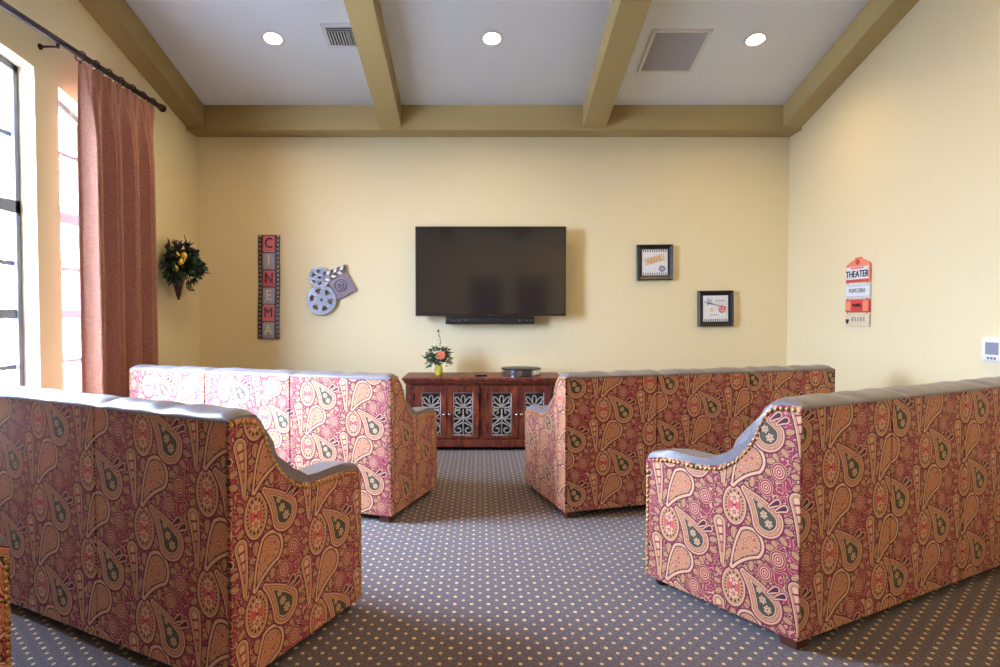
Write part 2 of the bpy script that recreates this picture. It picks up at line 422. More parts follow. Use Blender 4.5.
# ------------------------------------------------------------------ room
XL, XR, YB, YR = -2.90, 3.175, 6.62, -4.4
ZW = 3.112
YF = 6.37; ZF = 3.358                       # front top edge of the beam along the far wall
SL = .25
RID = .9                                    # ridge
def zc(y): return ZF + SL * (YF - y) if y >= RID else ZF + SL * (YF - RID) - SL * (RID - y) * .9
DB = .215
b = MB(); b.box(XL - .3, XR + .2, YR - .2, YB + .2, -.06, 0); tag(b.build('floor', CARPET), kind='structure')
b = MB(); b.box(XL - .2, XR + .2, YB, YB + .15, 0, 3.6); tag(b.build('wall_back', WALL), kind='structure')
b = MB(); b.box(XL - .2, XR + .2, YR - .15, YR, 0, 4.4); tag(b.build('wall_rear', WALL), kind='structure')
b = MB()
side = [(YR - .2, 0), (YB + .15, 0), (YB + .15, zc(YB) + .1), (RID, zc(RID) + .1), (YR - .2, zc(YR) + .2)]
b.prism(side, lambda a, c, t: (t, a, c), XR, XR + .15); tag(b.build('wall_right', WALL), kind='structure')
# left wall with the arched window group
YA, ZA, RA = 3.65, 2.945, 3.9               # crown of the arch
def arch(y): return ZA - RA + math.sqrt(RA * RA - (y - YA) ** 2)
SILL = .5
WINS = [(3.10, 4.21), (4.45, 5.28)]
TH = .15
b = MB()
def wq(y0, y1, za0, za1, zb0, zb1): b.poly([(XL, y0, za0), (XL, y1, za1), (XL, y1, zb1), (XL, y0, zb0)])
edges = [YR - .2, RID] + [y for w in WINS for y in w] + [YB + .1]
for y0, y1 in zip(edges, edges[1:]):
    if (y0, y1) in WINS:
        wq(y0, y1, 0, 0, SILL, SILL)
        N = 14
        for i in range(N):
            a = y0 + (y1 - y0) * i / N; c = y0 + (y1 - y0) * (i + 1) / N
            wq(a, c, arch(a), arch(c), zc(a) + .1, zc(c) + .1)
            b.poly([(XL, a, arch(a)), (XL, c, arch(c)), (XL - TH, c, arch(c)), (XL - TH, a, arch(a))])
        b.poly([(XL, y0, SILL), (XL, y1, SILL), (XL - TH, y1, SILL), (XL - TH, y0, SILL)])
        for yy in (y0, y1): b.poly([(XL, yy, SILL), (XL, yy, arch(yy)), (XL - TH, yy, arch(yy)), (XL - TH, yy, SILL)])
    else: wq(y0, y1, 0, 0, zc(y0) + .1, zc(y1) + .1)
# outer skin so the wall has thickness
b.poly([(XL - TH, YR - .2, 0), (XL - TH, WINS[0][0], 0), (XL - TH, WINS[0][0], 5.2), (XL - TH, YR - .2, 5.2)])
b.poly([(XL - TH, WINS[0][1], 0), (XL - TH, WINS[1][0], 0), (XL - TH, WINS[1][0], 5.2), (XL - TH, WINS[0][1], 5.2)])
b.poly([(XL - TH, WINS[1][1], 0), (XL - TH, YB + .1, 0), (XL - TH, YB + .1, 5.2), (XL - TH, WINS[1][1], 5.2)])
tag(b.build('wall_left', WALL), kind='structure')
# ceiling: two slopes
b = MB()
prof = [(YB + .15, zc(YB + .15)), (RID, zc(RID)), (YR - .2, zc(YR - .2))]
prof2 = prof + [(y, z + .12) for y, z in prof[::-1]]
b.prism(prof2, lambda a, c, t: (t, a, c), XL - .2, XR + .2); tag(b.build('ceiling', CEIL), kind='structure')
# beams
b = MB(); b.box(XL, XR, YF, YB, ZW, zc(YF) + .03, bev=.006); tag(b.build('trim_1', BEAM), kind='structure')
def beam(n, x0, x1):
    b = MB(); pr = [(YF + .02, zc(YF + .02) - DB), (YF + .02, zc(YF) + .02), (RID, zc(RID) + .02), (YR, zc(YR) + .02), (YR, zc(YR) - DB), (RID, zc(RID) - DB)]
    b.prism(pr, lambda a, c, t: (t, a, c), x0, x1, bev=.006); tag(b.build('trim_%d' % n, BEAM), kind='structure')
beam(2, XL, -2.72); beam(3, -.986, -.773); beam(4, 1.016, 1.242); beam(5, 2.99, XR)
for n, (x0, x1, y0, y1) in dict(baseboard_back=(XL, XR, YB - .015, YB), baseboard_right=(XR - .015, XR, YR, YB - .02), baseboard_left=(XL, XL + .015, YR, YB - .02)).items():
    b = MB(); b.box(x0, x1, y0, y1, 0, .1, bev=.004); tag(b.build(n, BEAM), kind='structure')
# rear doors (the far wall's screen mirrors them)
for n, x0 in ((1, -.28), (2, .95)):
    r = empty('door_%d' % n, (x0, YR, 0)); tag(r, kind='structure')
    b = MB(); b.box(.05, .85, .01, .05, 0, 2.25, bev=.004)
    for z0, z1 in ((.15, 1.0), (1.15, 2.1)):
        for xx in (.13, .48): b.box(xx, xx + .29, .05, .062, z0, z1, bev=.006)
    b.build('door_panel', DKWOOD, r)
    b = MB(); b.box(0, .05, 0, .06, 0, 2.3); b.box(.85, .9, 0, .06, 0, 2.3); b.box(0, .9, 0, .06, 2.25, 2.32); b.build('door_frame', DKWOOD, r)
    b = MB(); b.cyl((.12, .05, 1.), (.12, .1, 1.), .012); b.ball((.12, .12, 1.), .028, 10); b.build('door_handle', BRASS, r)

# windows
XG = XL - .135
def window(n, y0, y1, verts):
    r = empty('window_%d' % n, (XG, (y0 + y1) / 2, SILL)); tag(r, kind='structure')
    T = Matrix.Translation(-r.location)
    N = 16; ys = [y0 + (y1 - y0) * i / N for i in range(N + 1)]
    f = MB(); w = .045
    f.box(XG - .04, XG + .03, y0, y0 + w, SILL, arch(y0) , M=T); f.box(XG - .04, XG + .03, y1 - w, y1, SILL, arch(y1) , M=T)
    f.box(XG - .04, XG + .03, y0, y1, SILL, SILL + .07, M=T)
    pts = [(y, arch(y)) for y in ys] + [(y, arch(y) - w) for y in ys[::-1]]
    f.prism(pts, lambda a, c, t: (t, a, c), XG - .04, XG + .03, M=T)
    f.box(XG - .04, XG + .03, y0, y1, 1.955, 2.035, M=T)
    f.box(XG - .03, XG + .02, y0, y1, 1.27, 1.33, M=T)
    f.build('window_frame', FRAME, r)
    g = MB(); q = .015
    for z in (2.46, 1.63, .955): g.box(XG - .006, XG + .006, y0 + w, y1 - w, z - q, z + q, M=T)
    for i in range(1, verts + 1):
        y = y0 + (y1 - y0) * i / (verts + 1); g.box(XG - .006, XG + .006, y - q, y + q, SILL + .07, arch(y) - .02, M=T)
    g.build('muntin', FRAME, r)
    p = MB(); p.poly([(XG, y, arch(y) - .02) for y in ys] + [(XG, y1, SILL + .03), (XG, y0, SILL + .03)])
    p.build('pane', GLASS, r, M=T)
window(1, *WINS[0], 2); window(2, *WINS[1], 1)
# outside
b = MB(); b.box(-60, XL - TH - .02, -40, 60, -.4, -.3); tag(b.build('ground', GROUND), kind='structure')
h = empty('house', (-26, 46, -.3), (0, 0, R(-30))); tag(h, 'pale house with a grey roof outside, beyond the window beside the curtain', 'house')
b = MB(); b.box(-6, 6, -3, 3, 0, 3); b.build('wall', HOUSEW, h)
b = MB(); b.prism([(-3.4, 2.9), (3.4, 2.9), (0, 4.6)], lambda a, c, t: (t, a, c), -6.4, 6.4); b.build('roof', ROOFM, h)
for k in range(3):
    b = MB(); b.box(-4.4 + k * 3.6, -3 + k * 3.6, -3.05, -2.9, .9, 2.3); b.build('window', ROOFM, h)

# ------------------------------------------------------------------ sofas
D = .773; ZB = .045
FAB = [(.765, .606), (.74, .615), (.687, .628), (.63, .634), (.574, .637), (.467, .637), (.40, .643), (.345, .658), (.301, .684), (.255, .723), (.215, .77), (.188, .82), (.170, .865), (.150, .908), (.12, .936), (.08, .947), (.04, .948), (0, .944)]
CAP = [(.773, .60), (.768, .625), (.74, .645), (.69, .66), (.63, .667), (.574, .669), (.467, .667), (.41, .672), (.36, .684), (.32, .703), (.275, .739), (.235, .785), (.207, .83), (.188, .88), (.166, .926), (.135, .95), (.09, .958), (.05, .956), (.03, .95)]
ARM = .115
def make_sofa(corner, th, side, label, seams, L=2.144, zt=.944, skew=0., uvb=(0, 0), uve=(0, 0)):
    """corner: the back corner that shows its end panel; side +1: the back runs to the right of it, -1: to the left"""
    k = zt / .944
    r = empty('sofa', (corner[0], corner[1], 0), (0, 0, th * side))
    tag(r, label, 'sofa', 'paisley sofas in rows facing the screen')
    X = lambda u: side * u
    P = lambda u, v, z: (side * u, v, z)
    # outer back in upholstered sections
    b = MB(); cuts = [0.0] + seams + [L]
    for a, c in zip(cuts, cuts[1:]):
        g0 = .0 if a == 0 else .003; g1 = .0 if c == L else .003
        b.box(*sorted((X(a + g0), X(c - g1))), 0, .03, ZB, zt + .004, bev=.005)
    b.build('outer_back', PAIS, r, uv=lambda co, n: (co.x - uvb[0] + sum(.11 for s_ in seams if abs(co.x) > s_ + .001 and 0), co.z - uvb[1]))
    # end panels and arms
    for e in (0, 1):
        u0 = 0 if e == 0 else L; s = 1 if e == 0 else -1
        sk = (lambda v: 0)
        fb = [(0, ZB), (.765, ZB)] + [(v, z * k) for v, z in FAB]
        p = MB(); p.prism(fb, lambda a, c, t: P(u0 + s * t, a, c), -.002, .02, bev=.004)
        p.build('side_panel', PAIS, r, uv=lambda co, n: ((-side * s * co.y) - uve[0], co.z - uve[1]) )
        cp = [(.03, ZB + .01), (.773, ZB + .01)] + [(v, z * k) for v, z in CAP]
        a_ = MB(); a_.prism(cp, lambda a, c, t: P(u0 + s * t, a, c), .009, ARM, bev=.016, seg=3)
        a_.build('arm', LEATHER, r, smooth=True)
        line = [(.752, z) for z in [ZB + .03 + i * .0235 for i in range(23)]] + []
        # nails run along the profile
        pts = [(v, z * k - .014) for v, z in FAB if v < .76]; out = []; acc = 0; stepn = .0245
        for (v0, z0), (v1, z1) in zip(pts, pts[1:]):
            ll = math.hypot(v1 - v0, z1 - z0); q = -acc
            while q + stepn <= ll:
                q += stepn; f = q / ll
                nv, nz = -(z1 - z0) / ll, (v1 - v0) / ll
                out.append((v0 + (v1 - v0) * f, z0 + (z1 - z0) * f))
            acc = ll - q
        for lst in ([l for l in line if l[1] < .585 * k], out):
            nb = MB()
            for v, z in lst: nb.ball(P(u0 - s * .0035, v, z), .0088, 8, sq=(.55, 1, 1))
            nb.build('nailhead_trim', BRASS, r, smooth=2)
    # inner frame, base
    b = MB(); b.box(*sorted((X(.02), X(L - .02))), .028, .12, ZB + .02, zt - .01); b.build('back_frame', LEATHER, r)
    b = MB(); b.box(*sorted((X(ARM), X(L - ARM))), .1, D - .03, ZB + .005, .27, bev=.008); b.build('seat_base', LEATHER, r)
    # rolled top of the back
    b = MB(); rows = []; n = 96; A0 = .006
    for i in range(n + 1):
        u = A0 + (L - 2 * A0) * i / n; f = (u - A0) / (L - 2 * A0) * 3
        ph = f - math.floor(f) if f < 3 else 1
        seam = min(abs(f - round(f)), .5)
        bump = 1 - .75 * math.exp(-(seam / .035) ** 2) if 0 < round(f) < 3 else 1
        tuft = 1 - .28 * math.exp(-((ph - .5) / .06) ** 2)
        end = min(1, min(u - A0, L - A0 - u) / .03); end = .35 + .65 * math.sqrt(max(0, 1 - (1 - end) ** 2)); hh = (.024 * bump * tuft + .0025 * math.sin(u * 31)) * end
        row = []
        for j in range(15):
            a = PI * (1.04 - 1.08 * j / 14)
            ew = min(1, max(0, (min(u, L - u) - .03) / .1)); rad = .070 + .018 * ew
            row.append(P(u, -.005 + rad + rad * math.cos(a) * (.97 + .03 * bump), zt - .001 + (hh + .005) * max(math.sin(a), -.2) ))
        rows.append(row)
    b.grid(rows); b.poly(rows[0]); b.poly(rows[-1][::-1]); b.build('top_roll', LEATHER, r, smooth=2, recalc=True)
    # cushions
    w = (L - 2 * ARM) / 3
    for i in range(3):
        uc = ARM + w * (i + .5)
        b = MB(); b.cushion(P(uc, .44, .36), (w / 2 - .002, .32, .10), 5); b.build('seat_cushion', LEATHER, r, smooth=2)
        b = MB()
        b.cushion(P(uc, .19, .68 * k), (w / 2 - .002, .10, .26 * k), 4, fn=lambda co, p: Vector((co.x, co.y + .19 * max(0, 1 - abs(p.z - .12) / .75) * max(0, p.y), co.z)))
        b.build('back_cushion', LEATHER, r, smooth=2)
    # feet
    for u in (.055, L - .055):
        b = MB(); b.box(X(u) - .035, X(u) + .035, .02, .09, 0, ZB + .02, bev=.004); b.build('leg', DKWOOD, r)
        cst = MB(); cst.cyl(P(u - .012, D - .05, .02), P(u + .012, D - .05, .02), .02, 14)
        cst.ball(P(u, D - .05, .02), .018, 10); o = cst.build('caster', BLACK, r, smooth=True)
        c2 = MB(); c2.box(X(u) - .016, X(u) + .016, D - .07, D - .035, .036, ZB + .02, bev=.003); c2.build('bracket', CHROME, o)
    # the end panels are not square to the back: each row is set on a curve
    S = Matrix.Identity(4); S[0][1] = side * skew
    for o in r.children:
        o.data.transform(S)
        for q in o.children: q.data.transform(S)
    return r
make_sofa((1.218, 2.41), .498, 1, 'paisley sofa in the near row against the thermostat wall, its pink end facing the windows', [.60, 1.20, 1.70], skew=-.08, uvb=(.318, .706), uve=(-.15, .167))
make_sofa((.537, 4.005), .303 , 1, 'paisley sofa with brown gold back and its far end under the framed prints', [.66, 1.40], skew=.04, zt=.898, uvb=(.06, .87), uve=(-.3, .25))
make_sofa((-.551, 3.918), .355, -1, 'paisley sofa with washed pink back standing beside the curtain', [.742, 1.45], skew=.046, zt=.898, uvb=(-.13, .62), uve=(.22, .2))
make_sofa((-.827, 2.098), .490, -1, 'paisley sofa by the windows in the near row, dark maroon back and orange gold end', [.745, 1.45], skew=.086, uvb=(-.317, .529), uve=(.25, .26))
make_sofa((-1.712, 1.195), .404, -1, 'paisley sofa cut off by the picture edge, only its nailed arm front showing', [.745, 1.45], uvb=(-.2, .4), uve=(.1, .2))

# ------------------------------------------------------------------ cabinet
CX0, CX1, CY0, CY1, CZ = -.705, .76, 6.03, 6.56, .70
cab = empty('media_cabinet', ((CX0 + CX1) / 2, CY1, 0)); T = Matrix.Translation((-(CX0 + CX1) / 2, -CY1, 0))
tag(cab, 'low reddish wooden media cabinet with four scrollwork doors under the television', 'cabinet')
b = MB()
b.box(CX0, CX0 + .03, CY0 + .03, CY1, .04, .66, M=T); b.box(CX1 - .03, CX1, CY0 + .03, CY1, .04, .66, M=T)
b.box(CX0, CX1, CY1 - .02, CY1, .04, .66, M=T); b.box(CX0, CX1, CY0 + .03, CY1, .08, .11, M=T)
b.box((CX0 + CX1) / 2 - .015, (CX0 + CX1) / 2 + .015, CY0 + .04, CY1, .1, .66, M=T)
b.box(CX0, CX1, CY0 + .02, CY0 + .06, .62, .665, M=T, bev=.003)
b.build('body', WOOD, cab)
for x0, x1 in ((CX0, CX0 + .075), ((CX0 + CX1) / 2 - .035, (CX0 + CX1) / 2 + .035), (CX1 - .075, CX1)):
    b = MB(); b.box(x0, x1, CY0 + .015, CY0 + .05, .1, .625, M=T, bev=.003); b.build('stile', WOOD, cab)
b = MB(); b.box(CX0 - .012, CX1 + .012, CY0 - .005, CY1, .04, .105, M=T, bev=.006); b.box(CX0 - .004, CX1 + .004, CY0 + .005, CY1, .105, .118, M=T, bev=.003); b.build('plinth', WOOD, cab)
b = MB(); b.box(CX0 - .03, CX1 + .03, CY0 - .03, CY1 + .01, .672, CZ, M=T, bev=.006); b.box(CX0 - .015, CX1 + .015, CY0 - .012, CY1, .645, .673, M=T, bev=.006); b.build('cabinet_top', WOOD, cab)
for x in (CX0 + .05, CX1 - .05):
    for y in (CY0 + .08, CY1 - .05): 
        b = MB(); b.box(x - .03, x + .03, y - .03, y + .03, 0, .042, M=T); b.build('foot', DKWOOD, cab)
def spiral(cx, cz, r0, a0, turns, sgn, n=16, shrink=.75):
    return [(cx + sgn * (r0 * (1 - shrink * i / n)) * math.cos(a0 + turns * 2 * PI * i / n), cz + (r0 * (1 - shrink * i / n)) * math.sin(a0 + turns * 2 * PI * i / n)) for i in range(n + 1)]
def grille(x0, x1, z0, z1, y, mb):
    cx, w, hgt = (x0 + x1) / 2, (x1 - x0) / 2, z1 - z0
    t = .0068
    def tb(p, r=t): mb.tube([(a, y, c) for a, c in p], r, 6, M=T)
    for (a, c), (a2, c2) in (((x0, z0), (x1, z0)), ((x0, z1), (x1, z1)), ((x0, z0), (x0, z1)), ((x1, z0), (x1, z1))): tb([(a, c), (a2, c2)], .007)
    tb([(cx, z0), (cx, z0 + hgt * .62)])
    # fan of petals at the top
    bz = z0 + hgt * .66
    for ang, ln in ((90, .30), (52, .32), (128, .32), (18, .26), (162, .26)):
        a = R(ang); L_ = hgt * ln * .92; wd = w * .20
        pts = []
        for i in range(17):
            q = 2 * PI * i / 16; rr = L_ / 2 * (1 - math.cos(q)); sd = wd * math.sin(q) * (.5 + .5 * (1 - math.cos(q)) / 2 * 1.6)
            px, pz = cx + rr * math.cos(a) - sd * math.sin(a), bz + rr * math.sin(a) + sd * math.cos(a)
            pts.append((min(max(px, x0), x1), min(pz, z1)))
        tb(pts, .006)
    for sg in (-1, 1):
        # mid scrolls
        tb([(cx, z0 + hgt * .38)] + [(cx + sg * w * .55, z0 + hgt * .44)] + spiral(cx + sg * w * .52, z0 + hgt * .54, hgt * .09, R(-70), .95, sg))
        tb(spiral(cx + sg * w * .62, z0 + hgt * .60, hgt * .07, R(180), -.9, sg))
        # long stem curving out to the foot scrolls
        tb([(cx + sg * w * (.06 + .8 * (i / 10) ** 1.8), z0 + hgt * (.46 - .2 * i / 10)) for i in range(11)] + [(cx + sg * w * .96, z0 + hgt * .2)])
        tb([(cx + sg * w * .1, z0 + hgt * .3)] + [(cx + sg * w * .45, z0 + hgt * .255)] + spiral(cx + sg * w * .50, z0 + hgt * .13, hgt * .115, R(80), -1.1, sg))
        tb([(cx + sg * w * .96, z0 + hgt * .38), (cx + sg * w * .6, z0 + hgt * .40), (cx + sg * w * .25, z0 + hgt * .36)])
doors = [(-.626, -.315, 1), (-.309, -.008, -1), (.063, .364, 1), (.370, .681, -1)]
wins = [(-.552, -.372), (-.252, -.066), (.113, .297), (.423, .606)]
for (x0, x1, hinge), (gx0, gx1) in zip(doors, wins):
    gz0, gz1 = .152, .556
    d = MB()
    d.box(x0, gx0, CY0 - .004, CY0 + .022, .122, .618, M=T, bev=.003); d.box(gx1, x1, CY0 - .004, CY0 + .022, .122, .618, M=T, bev=.003)
    d.box(gx0, gx1, CY0 - .002, CY0 + .02, gz1, .618, M=T, bev=.002); d.box(gx0, gx1, CY0 - .002, CY0 + .02, .122, gz0, M=T, bev=.002)
    o = d.build('door', WOOD, cab)
    g = MB(); grille(gx0, gx1, gz0, gz1, CY0 + .006, g); g.build('iron_grille', IRON, o, smooth=2)
    g = MB(); g.box(gx0 - .01, gx1 + .01, CY0 + .018, CY0 + .024, gz0 - .01, gz1 + .01, M=T); g.build('shade_backing', BLACKM, o)  # black panel paints in the shade of the cabinet interior
    kx = x1 - .022 if hinge == 1 else x0 + .022
    g = MB(); g.cyl((kx, CY0 - .004, .352), (kx, CY0 - .02, .352), .005, 10, M=T); g.ball((kx, CY0 - .026, .352), .013, 12, M=T); g.build('knob', CHROME, o, smooth=True)
    hx = x0 + .004 if hinge == 1 else x1 - .004
    for z in (.52, .22):
        g = MB(); g.cyl((hx, CY0 - .008, z - .03), (hx, CY0 - .008, z + .03), .006, 8, M=T); g.build('hinge', BLACKM, o)

# things on the cabinet
def leaf(mb, base, tip, wd, m=0, up=Vector((0, 0, 1)), fold=.25):
    base, tip = Vector(base), Vector(tip); d = tip - base
    s = d.cross(up); s = s.normalized() if s.length > 1e-5 else Vector((1, 0, 0)); nrm = s.cross(d).normalized()
    mid = base + d * .45 - nrm * wd * fold
    pts = [base, base + d * .3 + s * wd * .5, base + d * .65 + s * wd * .42, tip, base + d * .65 - s * wd * .42, base + d * .3 - s * wd * .5]
    v = [mb.bm.verts.new(p) for p in pts]; c = mb.bm.verts.new(mid)
    for i in range(6):
        f = mb.bm.faces.new((v[i], v[(i + 1) % 6], c)); f.material_index = m
vs = empty('flower_arrangement', (-.405, 6.27, CZ)); tag(vs, 'small yellow vase of green leaves and one coral flower on the cabinet', 'flower arrangement')
b = MB(); b.lathe([(0, 0), (.03, 0), (.036, .02), (.04, .05), (.033, .085), (.028, .095), (.033, .105), (.027, .105), (.025, .09), (0, .085)], 20); b.build('vase', VASE, vs, smooth=True)
rnd = random.Random(3); b = MB()
for i in range(260):
    a = rnd.uniform(0, 2 * PI); e = rnd.uniform(-.6, 1.3); rr = rnd.uniform(.05, .135)
    p = Vector((rr * math.cos(a) * math.cos(e), rr * math.sin(a) * math.cos(e) * .8, .155 + rr * math.sin(e) * 1.05))
    d = Vector((math.cos(a), math.sin(a), rnd.uniform(-.5, .6)))
    d = d.normalized() * rnd.uniform(.035, .065)
    leaf(b, p, p + d, rnd.uniform(.024, .042), m=0 if rnd.random() < .78 else 1)
b.build('foliage', [LEAFG, LEAFB], vs)
b = MB()
for i in range(10):
    a = rnd.uniform(0, 2 * PI); b.tube([(0, 0, .08), (.03 * math.cos(a), .03 * math.sin(a), .15), (.09 * math.cos(a), .07 * math.sin(a), .2 + rnd.uniform(-.03, .08))], .002, 5)
b.tube([(0, 0, .1), (.01, 0, .25), (.02, 0, .33), (.004, 0, .40), (-.004, 0, .43)], .002, 5)
b.build('stem', STEM, vs)
b = MB()
for i in range(9):
    t_ = .27 + i * .018; p = Vector((.015 - .015 * (i / 8), 0, t_)); a = i * 2.4
    leaf(b, p, p + Vector((.028 * math.cos(a), .028 * math.sin(a), .012)), .012)
b.ball((-.004, 0, .435), .011, 8, sq=(1, 1, 1.4)); b.build('sprig', LEAFG, vs)
b = MB(); fc = Vector((.03, -.10, .205))
for ring, (nn, rr, tilt) in enumerate(((8, .045, .25), (7, .036, .7), (5, .022, 1.1))):
    for i in range(nn):
        a = 2 * PI * (i + ring * .4) / nn
        d = Vector((math.cos(a) * math.cos(tilt), -math.sin(tilt), math.sin(a) * math.cos(tilt))) * rr
        leaf(b, fc + d * .1, fc + d * 1.1, .034, up=Vector((0, -1, .01)), fold=-.2)
b.ball(fc + Vector((0, -.012, 0)), .018, 8); b.build('blossom', PETAL, vs)
t_ = MB(); t_.box(-.055, .055, -.02, .02, 0, .018, bev=.005)
rc = empty('remote_control', (.01, 6.14, CZ), (0, 0, R(8))); tag(rc, 'black remote control lying flat on the cabinet top', 'remote control')
t_.build('case', BLACK, rc, smooth=True)
t_ = MB()
for i in range(7):
    for j in range(3): t_.box(-.045 + i * .013, -.037 + i * .013, -.012 + j * .009, -.006 + j * .009, .018, .0205)
t_.build('button', GREYP, rc)
tr = empty('metal_tin', (.40, 6.22, CZ)); tag(tr, 'shallow round shiny metal tin with dark lid standing on the cabinet beside the remote control', 'tin')
b = MB(); b.lathe([(0, 0), (.186, 0), (.19, .004), (.19, .066), (.186, .068), (0, .068)], 48); b.build('body', CHROME, tr, smooth=True)
b = MB(); b.lathe([(0, .068), (.19, .068), (.194, .066), (.194, .074), (.188, .077), (0, .077)], 48); b.build('lid', BLACK, tr, smooth=True)
b = MB(); b.lathe([(.189, .008), (.1925, .009), (.1925, .014), (.189, .015)], 48); b.build('band', BLACKM, tr, smooth=True)

# ------------------------------------------------------------------ television
tv = empty('television', (.107, 6.46, 1.73)); tag(tv, 'large black flat television mounted on the yellow wall', 'television')
W2, H2 = .757, .449
b = MB(); b.box(-W2 + .02, W2 - .02, .0, .035, -H2 + .02, H2 - .02, bev=.008); b.box(-.45, .45, .03, .07, -.3, .25, bev=.012); b.build('back_housing', BLACK, tv)
b = MB(); w = .012
for x0, x1, z0, z1 in ((-W2, -W2 + w, -H2, H2), (W2 - w, W2, -H2, H2), (-W2, W2, H2 - w, H2), (-W2, W2, -H2, -H2 + w * 1.5)): b.box(x0, x1, -.008, .03, z0, z1, bev=.002)
b.build('bezel', BLACK, tv)
b = MB(); b.box(-W2 + w, W2 - w, -.003, .002, -H2 + w * 1.4, H2 - w); b.build('screen', SCREEN, tv)
b = MB(); b.box(-W2 - .003, W2 + .003, .004, .01, -H2 - .003, -H2); b.box(W2, W2 + .004, .0, .012, -H2, H2); b.box(-.03, .03, -.0085, -.006, -H2 + .003, -H2 + .01); b.build('chrome_edge', CHROME, tv)
b = MB(); b.box(-.25, .25, .06, .155, -.15, .15, bev=.01); b.build('wall_bracket', BLACKM, tv)
sb = empty('soundbar', (.101, 6.53, 1.236)); tag(sb, 'slim black soundbar mounted just below the television', 'soundbar')
b = MB(); b.box(-.452, .452, -.05, .04, -.038, .038, bev=.01, seg=3); b.build('housing', BLACK, sb, smooth=True)
b = MB(); b.box(-.4, .4, -.055, -.05, -.026, .028, bev=.004); b.build('speaker_cloth', BLACKM, sb)
for x in (-.37, -.31, -.25, .30, .37, .42):
    b = MB(); b.ball((x, -.055, 0), .008, 8, sq=(1, .4, 1)); b.build('indicator_light', CHROME, sb)
b = MB(); b.box(-.2, .2, .04, .0895, -.02, .02); b.build('mounting_bracket', BLACKM, sb)

# ------------------------------------------------------------------ wall art
def flat(name, mats, parent, shapes):
    b = MB()
    for s in shapes: b.box(*s[:6], m=s[6] if len(s) > 6 else 0)
    return b.build(name, mats, parent)
# CINEMA film strip
cs = empty('cinema_sign', (-2.174, YB - .012, 1.578), (0, R(.9), 0)); tag(cs, 'tall film strip wall sign reading CINEMA on rose and grey frames', 'wall sign')
SH, SW = .535, .112
wave = lambda z: -.006 - .008 * math.sin((z + .5) * 9)
b = MB()
N = 60
def strip(x0, x1, z0, z1, m=0, t=.006):
    n = max(1, int((z1 - z0) / .03)); rows = []
    for i in range(n + 1):
        z = z0 + (z1 - z0) * i / n; y = wave(z)
        rows.append([(x0, y, z), (x1, y, z), (x1, y + t, z), (x0, y + t, z)])
    b.grid(rows, m, True)
    b.poly(rows[0], m); b.poly(rows[-1][::-1], m)
for sx in (-1, 1):
    e0, e1 = sorted((sx * SW, sx * (SW - .012))); strip(e0, e1, -SH, SH)
    e0, e1 = sorted((sx * (SW - .03), sx * (SW - .058))); strip(e0, e1, -SH, SH)
    nh = 24
    for i in range(nh):
        z0 = -SH + (2 * SH) * i / nh; strip(*sorted((sx * (SW - .012), sx * (SW - .03))), z0, z0 + 2 * SH / nh * .5)
for i in range(7):
    z = -SH + (2 * SH - .014) * i / 6; strip(-SW + .05, SW - .05, z, z + .014)
b.build('film_strip', FILMK, cs, recalc=True)
for i, chx in enumerate('CINEMA'):
    zc_ = SH - (2 * SH) * (i + .5) / 6
    b = MB(); strip(-.06, .06, zc_ - .082, zc_ + .078, 0, .003)
    bmesh.ops.translate(b.bm, verts=b.bm.verts[:], vec=(0, -.004, 0)); f = b.build('frame_panel', PINK if i % 2 == 0 else FILMG, cs, recalc=True)
    b = MB(); t = text_mesh(chx, .15, .004, bold=(0 if chx == 'M' else .002), sx=.8)
    b.join(t, 0, Matrix.Translation((0, wave(zc_) - .009, zc_)) @ Matrix.Rotation(R(90), 4, 'X'))
    o = b.build('lettering', FILMK if i % 2 == 0 else CREAM, f)
    o['label'] = ('dark' if i % 2 == 0 else 'cream') + ' letter ' + chx
# film reels and clapper
ra = empty('film_reel_art', (-1.54, YB - .02, 1.53)); tag(ra, 'metal wall art of two film reels and a clapperboard with a lens', 'wall art')
def reel(cx, cz, r, y, holes, rotz):
    b = MB(); n = 72
    fn = lambda a, c, t: (cx + a, y + t, cz + c)
    def ring(r0, r1, t0, t1):
        for i in range(n):
            a0, a1 = 2 * PI * i / n, 2 * PI * (i + 1) / n
            b.prism([(r0 * math.cos(a0), r0 * math.sin(a0)), (r1 * math.cos(a0), r1 * math.sin(a0)), (r1 * math.cos(a1), r1 * math.sin(a1)), (r0 * math.cos(a1), r0 * math.sin(a1))], fn, t0, t1)
    ring(r * .80, r, -.012, .004); ring(.016, r * .42, -.008, .003); ring(r * .40, r * .43, -.011, .003)
    for k in range(holes):
        a = rotz + 2 * PI * k / holes; wv = r * .19
        pts = []
        for q in (-1, 1):
            pass
        c, s = math.cos(a), math.sin(a)
        prof = [(r * .36, -wv), (r * .5, -wv * .75), (r * .66, -wv * .75), (r * .82, -wv * 1.5), (r * .82, wv * 1.5), (r * .66, wv * .75), (r * .5, wv * .75), (r * .36, wv)]
        b.prism([(p * c - q * s, p * s + q * c) for p, q in prof], fn, -.008, .002)
    o = b.build('film_reel', STEEL, ra)
    b = MB(); b.cyl((cx, y - .014, cz), (cx, y, cz), .016, 14); b.build('hub', BLACKM, o)
    b = MB(); b.tube([(cx + r * .8 * math.cos(2 * PI * i / 40), y + .012, cz + r * .8 * math.sin(2 * PI * i / 40)) for i in range(40)], r * .12, 6, True); b.build('back_flange', STEEL, o, smooth=2)
reel(-.085, -.085, .152, -.02, 6, .35); reel(-.108, .145, .108, -.01, 6, .1)
cl = Matrix.Translation((.105, 0, .075)) @ Matrix.Rotation(R(-28), 4, 'Y')
b = MB(); b.box(-.10, .12, -.015, .0, -.13, .075, bev=.004, M=cl); cb = b.build('clapper_board', plain('violet grey print', srgb(120, 104, 116), .5, .2), ra)
